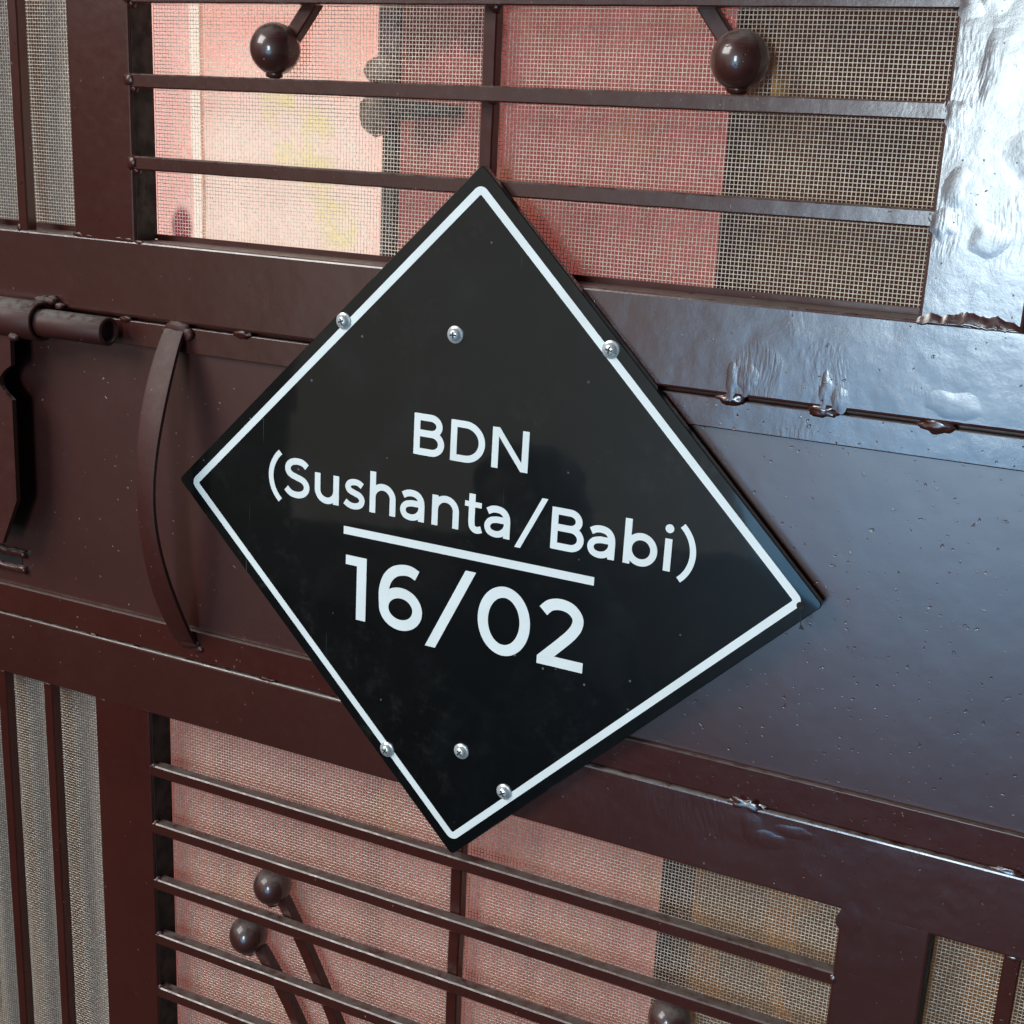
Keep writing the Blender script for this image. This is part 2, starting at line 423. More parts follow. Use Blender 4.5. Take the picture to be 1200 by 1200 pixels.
for xc in (-390.5, -344.6, 331):
    k += 1
    bead(xc - 3.5, 2.2, 152, 2.7, (0.9, 0.9, 1.5), k); bead(xc, 2.0, -177.3, 2.6, (1.5, 0.8, 0.9), k + 5)
for x in (-5.3,):
    bead(x + 4, 9.5, 245.5, 2.6, (1.5, 0.8, 0.9), 91); bead(x + 3, 9.5, 294, 3.0, (1.3, 0.8, 1.2), 92)
    bead(x + 3, 9.5, 196, 2.6, (1.3, 0.8, 1.2), 93); bead(x + 3, 9.5, -227, 2.4, (1.3, 0.8, 1.2), 94)
    bead(x + 3, 9.5, -272, 2.4, (1.3, 0.8, 1.2), 95); bead(x + 3, 9.5, -318, 2.4, (1.3, 0.8, 1.2), 96)
# tack welds across the seam between rail and strip
for (x, r) in ((-260, 3.0), (-166, 3.8), (150, 4.4), (199, 4.6), (256, 5.2), (-330, 3.2), (-392, 3.2)):
    bead(x, 2.0, 100.3, r, (1.7, 0.40, 0.8), x * 0.013, M_FILL, 0.45, 'weld_bead', 3, 1.9)
    if x > 900: bead(x + 3.5, 2.1, 96, r * 0.9, (0.8, 0.14, 1.3), x * 0.017, M_FILL, 0.5, 'weld_bead', 3, 1.9)
for (x, r) in ((181, 6.0), (322, 4), (-148, 3.4), (-300, 2.4), (40, 3.2)):
    bead(x, 1.2, -129.4, r, (1.9, 0.22, 0.75), x * 0.011, M_FILL, 0.7, 'weld_bead', 3, 2.4)
# corner welds of the left-hand stile
for (x, z, r) in ((-296, 151.6, 3), (-287, 151.2, 2.4), (-262, 151.4, 3), (-254, 151.2, 3.2), (-246, 150.4, 2.8), (-292, -177.5, 2.6), (-252, -176, 3)):
    bead(x, 0.5, z, r, (1.5, 0.22, 0.55), x * 0.021 + z, M_PAINT)
# ragged ridge of filler where the right-hand stile meets the rail
def ridge(x0, x1, z, name='filler_ridge'):
    bm = bmesh.new(); n = 46; prof = 7; rings = []
    for i in range(n + 1):
        t = i / n; x = x0 + (x1 - x0) * t
        env = math.sin(math.pi * min(1, max(0, t))) ** 0.35
        h = env * (6.5 + 3.2 * noise.noise(Vector((t * 5.2, 1.3, 0))) + 1.6 * noise.noise(Vector((t * 19, 4, 0))))
        lo = z - 1.5 + 2.4 * noise.noise(Vector((t * 7, 9, 2))) + 1.0 * noise.noise(Vector((t * 25, 9, 2)))
        ring = []
        for kk in range(prof):
            u = kk / (prof - 1)
            yy = -env * (2.0 + 0.7 * noise.noise(Vector((t * 9, u * 2, 7)))) * (1 - u) ** 0.8 + 0.25
            ring.append(bm.verts.new((mm(x), mm(yy), zz(lo + h * u))))
        ring.insert(0, bm.verts.new((mm(x), mm(0.5), zz(lo + 0.8))))
        rings.append(ring)
    for i in range(n):
        for kk in range(prof):
            bm.faces.new((rings[i][kk], rings[i + 1][kk], rings[i + 1][kk + 1], rings[i][kk + 1]))
    return finish(bm, name, M_FILL, gate, True)
ridge(239, 290, 151.5)
for (x, z, r, sx, sz) in ((262, 268, 8, 1.1, 1.7), (280, 231, 8, 1.3, 1.2), (250, 214, 6, 1.0, 1.4), (268, 192, 7, 1.2, 0.9), (255, 300, 6, 1.3, 1.1),
                          (150, 112, 5, 0.6, 1.8), (158, 112, 6, 0.9, 1.5), (199, 112, 5, 0.6, 1.7), (207, 108, 5, 0.8, 1.3), (262, 112, 9, 1.5, 0.8),
                          (185, -141, 8, 0.7, 1.3), (195, -146, 7, 1.5, 0.8), (210, -138, 7, 1.6, 0.6), (246, -180, 6, 0.9, 1.5)):
    dab(x, z, r * 1.25, sx, sz, x * 0.07 + z * 0.013)

# wire mesh: real woven wires, joined into one part (far too fine to pick apart)
def wire_mesh(name, x0, x1, z0, z1, y, pitch=2.2, r=0.225, amp=0.38):
    nx = int((x1 - x0) / pitch) + 1; nz = int((z1 - z0) / pitch) + 1
    rng = np.random.default_rng(int(abs(x0 * 3 + z0)))
    xs = x0 + pitch * np.arange(nx) + rng.normal(0, 0.05, nx); zs = z0 + pitch * np.arange(nz) + rng.normal(0, 0.05, nz)
    I, K = np.meshgrid(np.arange(nx), np.arange(nz), indexing='ij')
    sgn = np.where((I + K) % 2 == 0, 1.0, -1.0)
    bow = 0.4 * np.sin(xs / 61.0)[:, None] * np.sin(zs / 43.0)[None, :]            # the sheet is not quite flat
    wob = 0.10 * np.sin(zs / 17.0 + 1)[None, :] + 0 * I; wobz = 0.12 * np.sin(xs / 23.0)[:, None] + 0 * K
    V = []; F = []; off = 0
    ring = [(1, 0), (0, 1), (-1, 0), (0, -1)]
    for kind in (0, 1):
        cx = xs[:, None] + wob; cz = zs[None, :] + wobz
        cy = y + bow + (amp * sgn if kind == 0 else -amp * sgn)
        P = np.zeros((nx, nz, 4, 3))
        for q, (u, v) in enumerate(ring):
            P[:, :, q, 0] = cx + (r * u if kind == 0 else 0); P[:, :, q, 2] = cz + (0 if kind == 0 else r * u)
            P[:, :, q, 1] = cy + r * v
        V.append(P.reshape(-1, 3))
        idx = off + np.arange(nx * nz * 4).reshape(nx, nz, 4); off += nx * nz * 4
        a = idx[:, :-1] if kind == 0 else idx[:-1, :]; c = idx[:, 1:] if kind == 0 else idx[1:, :]
        for q in range(4):
            q2 = (q + 1) % 4
            f = np.stack([a[..., q], a[..., q2], c[..., q2], c[..., q]], -1)
            if kind == 0: f = f[..., ::-1]
            F.append(f.reshape(-1, 4))
    V = np.concatenate(V) / 1000.0; V[:, 2] += ZP; F = np.concatenate(F)
    c = (V.min(0) + V.max(0)) / 2; V -= c
    me = bpy.data.meshes.new(name)
    me.vertices.add(len(V)); me.vertices.foreach_set('co', V.astype(np.float32).ravel())
    me.loops.add(len(F) * 4); me.loops.foreach_set('vertex_index', F.astype(np.int32).ravel())
    me.polygons.add(len(F)); me.polygons.foreach_set('loop_start', np.arange(0, len(F) * 4, 4, dtype=np.int32))
    me.polygons.foreach_set('use_smooth', np.ones(len(F), dtype=bool))
    me.update(); me.validate(); me.materials.append(M_STEEL)
    o = place(me, name, Vector(c), gate); o['kind'] = 'stuff'
    return o
for (a, c) in ((-248.2, 239.8), (-481, -299.4), (289.4, 468)):
    wire_mesh('wire_mesh', a, c, 151.6, 479, 22.9)
    wire_mesh('wire_mesh', a, c, -599, -177.4, 22.9)

# bowed pull handle of flat bar
bm = bmesh.new(); pts = []
for i in range(97):
    t = i / 96; z = 97 - 212 * t; d = 34 * math.sin(math.pi * t) ** 0.85
    pts.append((mm(-218 + 4 * t), mm(0.4 - d), zz(z)))
sweep(bm, pts, lambda t: mm(7.6 + 1.2 * math.sin(t * 9)), 0.0016)
handle = finish(bm, 'pull_handle', M_MATTE, gate); handle.data.shade_smooth(); handle.data.set_sharp_from_angle(angle=math.radians(25))
def hbead(x, y, z, r, sc, seed):
    bm = blob_bm(mm(r), sc, seed, 0.45, 2, 2.2); bmesh.ops.translate(bm, verts=bm.verts, vec=(mm(x), mm(y), zz(z)))
    finish(bm, 'weld_bead', M_MATTE, handle, True)
hbead(-217, 0.6, 98, 8, (1.3, 0.26, 0.7), 3); hbead(-208, 0.8, 95.5, 4.6, (0.9, 0.5, 1.0), 4); hbead(-226, 1.4, 96, 3.6, (1, .6, .8), 5)
hbead(-213, 1.6, -116, 7, (1.3, 0.4, 0.7), 6); hbead(-206, 1.6, -119, 4, (1.3, 0.4, 0.7), 8)

# sliding bolt: sleeve, hollow rod, flat grip, slotted keeper
def tube(name, x0, x1, y, z, r, ri, parent, mat=M_MATTE, seg=36):
    bm = bmesh.new(); rings = []
    prof = [(x0, r), (x1 - 0.7, r), (x1, r - 0.7), (x1, ri), (x1 - 4, ri * 0.98), (x1 - 4.5, 0.05)]
    for (xx, rr) in prof:
        rings.append([bm.verts.new((mm(xx), mm(y + rr * math.cos(2 * math.pi * q / seg)), zz(z + rr * math.sin(2 * math.pi * q / seg)))) for q in range(seg)])
    for i in range(len(rings) - 1):
        for q in range(seg): bm.faces.new((rings[i][q], rings[i][(q + 1) % seg], rings[i + 1][(q + 1) % seg], rings[i + 1][q]))
    bm.faces.new(rings[0])
    o = finish(bm, name, mat, parent)
    for p in o.data.polygons: p.use_smooth = len(p.vertices) == 4
    return o
BY, BZ = -11.6, 93.5
bolt = tube('bolt_sleeve', -420, -318.5, BY, BZ, 13.2, 10.6, gate)
rod = tube('bolt_rod', -440, -262, BY, BZ - 0.6, 9.3, 7.2, bolt)
bm = bmesh.new()
outl = [(x_ - 8, z_) for x_, z_ in [(-430, 86), (-335, 86), (-335.5, 62)] + [(-336.5 + -10.5 * math.sin(math.pi * q / 8), 62 - 24 * q / 8) for q in range(1, 8)] + [(-336.5, 38), (-337.5, -33), (-353.5, -67), (-430, -67)]]
fr = [bm.verts.new((mm(x), mm(BY - 6.0), zz(z))) for x, z in outl]; bk = [bm.verts.new((mm(x), mm(BY - 2.4), zz(z))) for x, z in outl]
bm.faces.new(fr); bm.faces.new(list(reversed(bk)))
for q in range(len(outl)): bm.faces.new((fr[q], fr[(q + 1) % len(outl)], bk[(q + 1) % len(outl)], bk[q]))
finish(bm, 'bolt_grip', M_MATTE, bolt)
for (x, z, r, sd_) in ((-319, 106.5, 4.2, 1), (-328, 106, 4, 2), (-312, 103.5, 3.0, 3), (-336, 82.5, 3.6, 5)):
    bm = blob_bm(mm(r), (1.4, 1, 0.8), sd_, 0.45, 2, 2.2); bmesh.ops.translate(bm, verts=bm.verts, vec=(mm(x), mm(BY + 9 if z > 100 else BY - 9), zz(z))); finish(bm, 'weld_bead', M_MATTE, bolt, True)
for z in (-81.5, -93.5):
    bm = bmesh.new(); n = 24
    pts = [(mm(-430 + 68 * i / n), mm(4.2), zz(z + 0.9 * noise.noise(Vector((i * .5, z, 0))))) for i in range(n + 1)]
    sweep(bm, pts, lambda t: mm(3.0 + 1.1 * noise.noise(Vector((t * 14, z, 3)))), lambda t: mm(2.6), rounded=8)
    finish(bm, 'keeper_lip', M_PAINT, gate, True)
gbox('keeper_slot', -430, -367, 4.6, 5.15, -90.2, -84.4, M_DARK, bev=0.0002, seg=1)

# ------------------------------------------------------------------ name plate
plate = thing('name_plate', (0, -0.0012, ZP), 'glossy black diamond name plate with white lettering screwed to the brown gate', 'name plate')
TILT = math.radians(-0.35)
PF = -0.0060                       # front face of the plate
def rot45(u, v, a): return (u * math.cos(a) - v * math.sin(a), u * math.sin(a) + v * math.cos(a))
def rounded_square(h, r, n=6):
    out = []
    for q in range(4):
        cx, cy = ((h - r), (h - r)) if q == 0 else ((-(h - r)), (h - r)) if q == 1 else ((-(h - r)), (-(h - r))) if q == 2 else ((h - r), (-(h - r)))
        for i in range(n + 1):
            a = math.pi / 2 * (q + i / n); out.append((cx + r * math.cos(a), cy + r * math.sin(a)))
    return out
A45 = math.radians(45) + TILT
bm = bmesh.new()
ol = [rot45(u, v, A45) for u, v in rounded_square(0.1500, 0.0028)]
il = [rot45(u, v, A45) for u, v in rounded_square(0.1496, 0.0026)]
f0 = [bm.verts.new((u, PF, ZP + v)) for u, v in il]; f1 = [bm.verts.new((u, PF + 0.0004, ZP + v)) for u, v in ol]; f2 = [bm.verts.new((u, PF + 0.0046, ZP + v)) for u, v in ol]
bm.faces.new(f0); bm.faces.new(list(reversed(f2))); n_ = len(ol)
for q in range(n_):
    for (A, B) in ((f0, f1), (f1, f2)): bm.faces.new((A[q], A[(q + 1) % n_], B[(q + 1) % n_], B[q]))
finish(bm, 'plate', M_PLATE, plate)
bm = bmesh.new()
oo = [rot45(u, v, A45) for u, v in rounded_square(0.1431, 0.0052)]; ii = [rot45(u, v, A45) for u, v in rounded_square(0.1386, 0.0009)]
T = PF - 0.00022
a_ = [bm.verts.new((u, T, ZP + v)) for u, v in oo]; b_ = [bm.verts.new((u, T, ZP + v)) for u, v in ii]
a2 = [bm.verts.new((u, PF + 0.0002, ZP + v)) for u, v in oo]; b2 = [bm.verts.new((u, PF + 0.0002, ZP + v)) for u, v in ii]
for q in range(n_):
    p = (q + 1) % n_
    bm.faces.new((a_[q], a_[p], b_[p], b_[q])); bm.faces.new((a_[q], a2[q], a2[p], a_[p])); bm.faces.new((b_[q], b_[p], b2[p], b2[q]))
finish(bm, 'border_line', M_WHITE, plate)

# lettering drawn as strokes (mm, origin at the glyph's left end on its base line)
def E_(cx, cy, rx, ry, a0, a1, n=22):
    return [(cx + rx * math.cos(math.radians(a0 + (a1 - a0) * i / n)), cy + ry * math.sin(math.radians(a0 + (a1 - a0) * i / n))) for i in range(n + 1)]
def CR(pts, n=6):
    P = [pts[0]] + pts + [pts[-1]]; out = []
    for i in range(1, len(P) - 2):
        p0, p1, p2, p3 = P[i - 1], P[i], P[i + 1], P[i + 2]
        for q in range(n):
            t = q / n
            out.append(tuple(0.5 * (2 * p1[c] + (p2[c] - p0[c]) * t + (2 * p0[c] - 5 * p1[c] + 4 * p2[c] - p3[c]) * t * t + (3 * p1[c] - p0[c] - 3 * p2[c] + p3[c]) * t ** 3) for c in (0, 1)))
    out.append(pts[-1]); return out
def stroke_outline(pts, w, closed=False):
    n = len(pts); Lf = []; Rt = []
    if closed: pts = [pts[-1]] + list(pts) + [pts[0]]; n += 2
    for i in range(n):
        if i == 0: d = Vector(pts[1]) - Vector(pts[0])
        elif i == n - 1: d = Vector(pts[-1]) - Vector(pts[-2])
        else:
            d1 = (Vector(pts[i]) - Vector(pts[i - 1])).normalized(); d2 = (Vector(pts[i + 1]) - Vector(pts[i])).normalized(); d = d1 + d2
        d = d.normalized(); nx = Vector((-d.y, d.x)) * w / 2
        Lf.append(Vector(pts[i]) + nx); Rt.append(Vector(pts[i]) - nx)
    return (Lf[1:-1], Rt[1:-1]) if closed else (Lf, Rt)
W1, W2 = 4.1, 6.8
def n_shape(h): return [('s', [(1.95, 0), (1.95, h)], W1), ('s', [(1.95, 9.0)] + E_(9.0, 10.0, 7.05, 7.0, 180, 0) + [(16.05, 9), (16.05, 0)], W1)]
A_GL = [('s', CR([(2.0, 14.9), (4.9, 16.4), (8.3, 16.8), (11.8, 15.9), (14.0, 13.5), (14.7, 10.4), (14.75, 7.0), (14.75, 3), (14.75, 0)]), W1),
        ('s', CR([(14.7, 10.6), (11, 10.6), (7.6, 10.5), (3.9, 9.3), (2.1, 6.3), (3.4, 3.0), (7.2, 1.7), (11.0, 2.5), (13.6, 4.8), (14.7, 7.4)]), W1 * 0.94)]
B_GL = [('s', [(1.95, 0), (1.95, 24.7)], W1),
        ('s', [(1, 22.75), (11.0, 22.75)] + E_(11.2, 17.95, 5.6, 4.8, 90, -90) + [(11.0, 13.15), (1, 13.15)], W1),
        ('s', [(1, 13.15), (11.6, 13.15)] + E_(11.9, 7.55, 6.4, 5.6, 90, -90) + [(11.6, 1.95), (1, 1.95)], W1)]
GL = {
 'B': B_GL,
 'D': [('s', [(1.95, 0), (1.95, 24.3)], W1), ('s', [(1, 22.35), (9.2, 22.35)] + E_(9.5, 12.15, 10.8, 10.2, 90, -90, 30) + [(9.2, 1.95), (1, 1.95)], W1)],
 'N': [('s', [(1.95, 0), (1.95, 24)], W1), ('s', [(21.0, 0), (21.0, 24)], W1), ('p', [(0, 24), (4.4, 24), (22.95, 0), (18.55, 0)])],
 '(': [('s', E_(22.4, 11.8, 20.5, 20.5, 131, 229), 3.5)],
 ')': [('s', E_(-13.4, 11.8, 20.5, 20.5, 49, -49), 3.5)],
 'S': [('s', CR([(16.9, 20.4), (13.7, 22.6), (9.7, 23.2), (5.6, 22.3), (3.1, 19.8), (3.0, 16.6), (5.4, 14.2), (9.6, 12.9), (13.9, 11.5), (16.5, 9.0), (16.5, 5.4), (13.7, 2.6), (9.3, 1.6), (5.0, 2.4), (1.5, 5.1)]), W1)],
 's': [('s', CR([(13.2, 15.1), (10.5, 16.6), (7.5, 16.9), (4.4, 16.0), (3.0, 13.7), (4.3, 11.4), (7.6, 10.1), (11.1, 8.9), (13.0, 6.9), (12.9, 4.4), (11.0, 2.4), (7.5, 1.6), (4.2, 2.1), (1.0, 3.9)]), W1 * 0.94)],
 'u': [('s', [(1.9, 18.6), (1.9, 10)] + E_(8.7, 8.6, 6.8, 6.9, 180, 360) + [(15.5, 10)], W1), ('s', [(15.5, 18.6), (15.5, 0)], W1)],
 'h': n_shape(25.8), 'n': n_shape(18.6), 'a': A_GL,
 't': [('s', [(4.7, 23.4), (4.7, 8)] + CR([(4.7, 7), (5.1, 4.1), (6.5, 2.3), (8.7, 1.8), (11.3, 2.7)]), W1), ('s', [(0, 17.1), (11.0, 17.1)], 3.2)],
 '/': [('p', [(0, -3.6), (3.7, -3.6), (19.6, 28.4), (15.9, 28.4)])],
 'b': [('s', [(1.95, 0), (1.95, 26)], W1), ('s', E_(10.2, 9.3, 7.5, 7.55, 0, 360, 40)[:-1], W1, 1)],
 'i': [('s', [(1.95, 0), (1.95, 18.6)], W1), ('p', E_(1.95, 24.4, 2.5, 2.5, 0, 348, 28))],
 '1': [('p', [(0, 41.3), (15.1, 41.3), (15.1, 0), (8.2, 0), (8.2, 35.2), (0, 35.2)])],
 '6': [('s', E_(15.9, 13.6, 11.9, 10.4, 0, 360, 44)[:-1], W2, 1), ('s', CR([(26.9, 37.2), (22.5, 39.0), (17.4, 39.2), (11.0, 37.0), (6.2, 31.8), (3.9, 24.6), (3.7, 18.5), (4.1, 13.4)]), W2)],
 '%': [('p', [(0, -6), (7.0, -6), (32.6, 47.4), (25.6, 47.4)])],
 '0': [('s', E_(17.2, 20.9, 13.8, 18.2, 0, 360, 52)[:-1], W2, 1)],
 '2': [('s', CR([(2.3, 33.2), (6.6, 37.4), (13.0, 39.0), (19.6, 37.6), (23.9, 33.2), (24.0, 28.0), (20.8, 22.2), (14.8, 15.4), (8.2, 8.5), (4.4, 4.6), (2.4, 2.5)]), W2), ('p', [(0, 0), (29.2, 0), (29.2, 6.3), (6, 6.3), (0, 5.0)])],
}
def glyph(ch, x, z):
    bm = bmesh.new(); lev = 0
    for g_ in GL[ch]:
        top = PF - 0.00022 - 0.00003 * lev; lev += 1
        def P3(p, y):
            u, v = rot45(mm(x + p[0]), mm(z + p[1]), TILT * 1.4); return bm.verts.new((u, y, ZP + v))
        if g_[0] == 's':
            cl = len(g_) > 3; L_, R_ = stroke_outline(g_[1], g_[2], cl); n = len(L_)
            a = [P3(p, top) for p in L_]; c = [P3(p, top) for p in R_]; a2 = [P3(p, PF + .0002) for p in L_]; c2 = [P3(p, PF + .0002) for p in R_]
            for i in range(n if cl else n - 1):
                p = (i + 1) % n
                bm.faces.new((a[i], a[p], c[p], c[i])); bm.faces.new((a[i], a2[i], a2[p], a[p])); bm.faces.new((c[i], c[p], c2[p], c2[i]))
            if cl: continue
            bm.faces.new((a[0], c[0], c2[0], a2[0])); bm.faces.new((a[-1], a2[-1], c2[-1], c[-1]))
        else:
            a = [P3(p, top) for p in g_[1]]; a2 = [P3(p, PF + .0002) for p in g_[1]]; n = len(a)
            f = bm.faces.new(a)
            for i in range(n): bm.faces.new((a[i], a2[i], a2[(i + 1) % n], a[(i + 1) % n]))
    nm = 'digit' if ch in '1602' else 'letter' if ch.isalpha() else 'text_mark'
    return finish(bm, nm, M_WHITE, plate)
for ch, x in (('B', -37.2), ('D', -12.6), ('N', 14.4)): glyph(ch, x, 44.0)
for ch, x in (('(', -141.0), ('S', -129.2), ('u', -106.2), ('s', -85.2), ('h', -66.4), ('a', -45.2), ('n', -23.2), ('t', -1.4), ('a', 11.7), ('/', 31.9), ('B', 54.5), ('a', 77.0), ('b', 99.0), ('i', 122.8), (')', 132.0)):
    glyph(ch, x, 2.7)
for ch, x in (('1', -82.6), ('6', -58.5), ('%', -24.5), ('0', 10.6), ('2', 50.6)): glyph(ch, x, -69.0)
bm = bmesh.new()
GL['_'] = [('p', [(0, 0), (167.5, 0), (167.5, 5.0), (0, 5.0)])]
bm.free(); u_ = glyph('_', -84.6, -14.4); u_.name = 'underline'

# screws with washer flange and cross recess
screw0 = None
def screw(x, z, ang):
    bm = bmesh.new(); seg = 36; r0 = 5.0
    prof = [(5.1, PF), (5.1, PF - 0.0006), (4.75, PF - 0.0010), (3.85, PF - 0.0011), (3.55, PF - 0.0016), (3.1, PF - 0.0026), (2.2, PF - 0.0033), (1.2, PF - 0.0036), (0.02, PF - 0.0037)]
    rings = [[bm.verts.new((mm(x + r * math.cos(2 * math.pi * q / seg)), y, zz(z + r * math.sin(2 * math.pi * q / seg)))) for q in range(seg)] for r, y in prof]
    for i in range(len(rings) - 1):
        for q in range(seg): bm.faces.new((rings[i][q], rings[i][(q + 1) % seg], rings[i + 1][(q + 1) % seg], rings[i + 1][q]))
    bm.faces.new(rings[0])
    o = finish(bm, 'screw', M_SCREW, plate, True)
    bm = bmesh.new()
    for d in (0, math.pi / 2):
        r = bmesh.ops.create_cube(bm, size=1.0)
        for v in r['verts']:
            u, vv = v.co.x * mm(3.9), v.co.z * mm(0.95 if d == 0 else 0.93)
            u, vv = rot45(u, vv, ang + d); v.co = Vector((mm(x) + u, PF - 0.00325 + v.co.y * (0.0009 if d == 0 else 0.00088), zz(z) + vv))
    finish(bm, 'cross_recess', M_RECESS, o)
for q, (x, z) in enumerate(((-86.5, 117.5), (-11.5, 117.5), (83.5, 119.7), (-50.0, -151.0), (3.0, -138.7), (33.4, -158.0))): screw(x, z, 0.35 + q * 1.3)
# empty screw hole with a hairline crack near the right-hand corner
bm = bmesh.new(); bmesh.ops.create_circle(bm, cap_ends=True, segments=20, radius=0.0022)
for v in bm.verts: v.co = Vector((0.2003 + v.co.x, PF - 0.00030, zz(-3.4) + v.co.y))
finish(bm, 'screw_hole', M_DARK, plate)
bm = bmesh.new()
cr = [(200.4, -5), (200.9, -9.5), (201.6, -13.6), (202.4, -16.2)]
vs = [(bm.verts.new((mm(x - w), PF - 0.00028, zz(z))), bm.verts.new((mm(x + w), PF - 0.00028, zz(z)))) for (x, z), w in zip(cr, (0.12, 0.2, 0.3, 1.5))]
for i in range(3): bm.faces.new((vs[i][0], vs[i][1], vs[i + 1][1], vs[i + 1][0]))
finish(bm, 'crack', M_DARK, plate)

# ------------------------------------------------------------------ cloths hanging behind the gate
def curtain(name, x0, x1, z0, z1, y, mat, label, cat, amp=6, wl=60, seed=0, drift=0.0, res=3.0):
    bm = bmesh.new(); nx = int((x1 - x0) / res) + 1; nz = 60; G = []
    for i in range(nx + 1):
        col = []
        for j in range(nz + 1):
            x = x0 + (x1 - x0) * i / nx; z = z0 + (z1 - z0) * j / nz
            ph = x / wl * 2 * math.pi + 0.8 * noise.noise(Vector((x / 90, z / 500, seed)))
            yy = y + amp * (0.7 * math.sin(ph + drift * z / 300) + 0.5 * math.sin(ph * 1.9 + 1.3 + seed)) * (0.8 + 0.4 * noise.noise(Vector((x / 70, z / 260, seed + 4)))) + 2.0 * noise.noise(Vector((x / 50, z / 60, seed + 9)))
            col.append(bm.verts.new((mm(x), mm(yy), zz(z))))
        G.append(col)
    for i in range(nx):
        for j in range(nz): bm.faces.new((G[i][j], G[i + 1][j], G[i + 1][j + 1], G[i][j + 1]))
    o = finish(bm, name, mat, None, True)
    return tag(o, label, cat)

def bright_col(b):
    x, y, z = b.sep()
    wv = b.vadd(b.pos, b.noisec(40, 2), 0.03); sh = b.mapped(loc=(-0.015, -0.015, -0.015), src=wv)
    base = b.mix(b.ramp(b.noise(7, 2, vec=b.mapped((1, 0, 1))), 0.35, 0.7), (0.93, 0.46, 0.41), (0.96, 0.55, 0.48))
    pale = b.near((-0.205, 0.1, ZP + 0.175), 0.115, sh)  # hot spot of the sun on the cloth, painted as a pale patch
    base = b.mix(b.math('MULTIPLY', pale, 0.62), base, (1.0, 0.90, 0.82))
    fl = None
    for (px, pz, r) in ((-0.210, 0.238, .016), (-0.183, 0.226, .018), (-0.205, 0.205, .015), (-0.180, 0.196, .02), (-0.165, 0.165, .02), (-0.245, 0.33, .02), (-0.16, 0.345, .022), (-0.15, 0.43, .03), (-0.24, 0.42, .03)):
        k = b.near((px, 0.1, ZP + pz), r * 1.1, b.mapped((1, 0, 1), loc=(0, 0.1, 0), src=sh))
        fl = k if fl is None else b.math('MAXIMUM', fl, k)
    base = b.mix(b.math('MULTIPLY', b.math('MULTIPLY', fl, b.ramp(b.noise(55, 3), 0.35, 0.6)), 0.70), base, (0.88, 0.78, 0.36))
    # printed borders on the left selvedge: pink band, pale band, brown line
    e = b.math('ADD', x, b.math('MULTIPLY', b.noise(12, 2), 0.004))
    base = b.mix(b.ramp(e, -0.2685, -0.2700), base, (0.62, 0.30, 0.22))
    base = b.mix(b.ramp(e, -0.2715, -0.2725), base, (1.0, 0.86, 0.78))
    base = b.mix(b.ramp(e, -0.2795, -0.2810), base, (0.93, 0.52, 0.49))
    spot = b.near((-0.292, 0.1, ZP + 0.152), 0.011, b.mapped((1, 0, 0.6), loc=(0, 0.1, 0.4 * (ZP + 0.152))))
    return b.mix(spot, base, (0.25, 0.03, 0.05))
def pink_col(b, lo=(0.37, 0.092, 0.088), hi=(0.47, 0.135, 0.122)):
    base = b.mix(b.ramp(b.noise(6, 3, vec=b.mapped((1, 0, 1))), 0.3, 0.7), lo, hi)
    wv = b.vadd(b.pos, b.noisec(30, 2), 0.035)
    vd, vc = b.voro(11.0, b.mapped((1, 0, 1), loc=(0.31, 0, 0.12), src=wv))
    fl = b.math('MULTIPLY', b.ramp(vd, 0.16, 0.34, 1, 0), b.ramp(b.noise(70, 2), 0.35, 0.6))
    base = b.mix(b.math('MULTIPLY', fl, 0.30), base, (0.44, 0.22, 0.08))
    mo = None                                     # dark printed sprig
    for (px, pz, r) in ((-0.112, 0.312, .024), (-0.090, 0.300, .022), (-0.075, 0.318, .020), (-0.060, 0.292, .016), (-0.105, 0.285, .018), (-0.09, 0.231, .014), (-0.075, 0.236, .010)):
        k = b.near((px, 0.1, ZP + pz), r * 1.2, b.mapped((1, 0, 1), loc=(-0.017, 0.1, -0.017), src=wv)); mo = k if mo is None else b.math('MAXIMUM', mo, k)
    return b.mix(b.math('MULTIPLY', mo, 0.72), base, (0.075, 0.036, 0.036))
def dullpink_col(b): return pink_col(b, (0.36, 0.135, 0.118), (0.45, 0.185, 0.16))
def brown_col(b):
    x, y, z = b.sep()
    base = b.mix(b.ramp(b.noise(9, 4, 0.6, vec=b.mapped((1, 0, 0.6))), 0.35, 0.7), (0.070, 0.030, 0.021), (0.125, 0.060, 0.030))
    wv = b.vadd(b.pos, b.noisec(22, 3), 0.06)
    vd, vc = b.voro(13.0, b.mapped((1, 0, 1), loc=(0.07, 0, 0.02), src=wv))
    fl = b.math('MULTIPLY', b.ramp(vd, 0.14, 0.32, 1, 0), b.ramp(b.noise(60, 3), 0.35, 0.55))
    st = b.ramp(b.wave(5, b.mapped((1, 0, 0.35), (0, 0.25, 0), src=wv), 7, 1.5, 3), 0.62, 0.9)
    low = b.ramp(z, ZP - 0.10, ZP + 0.0, 1, 0)
    base = b.mix(b.math('MULTIPLY', b.math('MULTIPLY', fl, 0.9), b.math('SUBTRACT', 1.0, low)), base, (0.46, 0.28, 0.075))
    base = b.mix(b.math('MULTIPLY', low, 0.55), base, (0.22, 0.125, 0.055))
    base = b.mix(b.math('MULTIPLY', b.math('MULTIPLY', st, 0.55), low), base, (0.32, 0.14, 0.04))
    return b.mix(b.ramp(x, 0.1345, 0.1330), base, (0.070, 0.036, 0.026))
def grey_col(b):
    return b.mix(b.ramp(b.noise(5, 3, vec=b.mapped((3, 0, 0.5))), 0.3, 0.7), (0.15, 0.12, 0.105), (0.23, 0.19, 0.17))

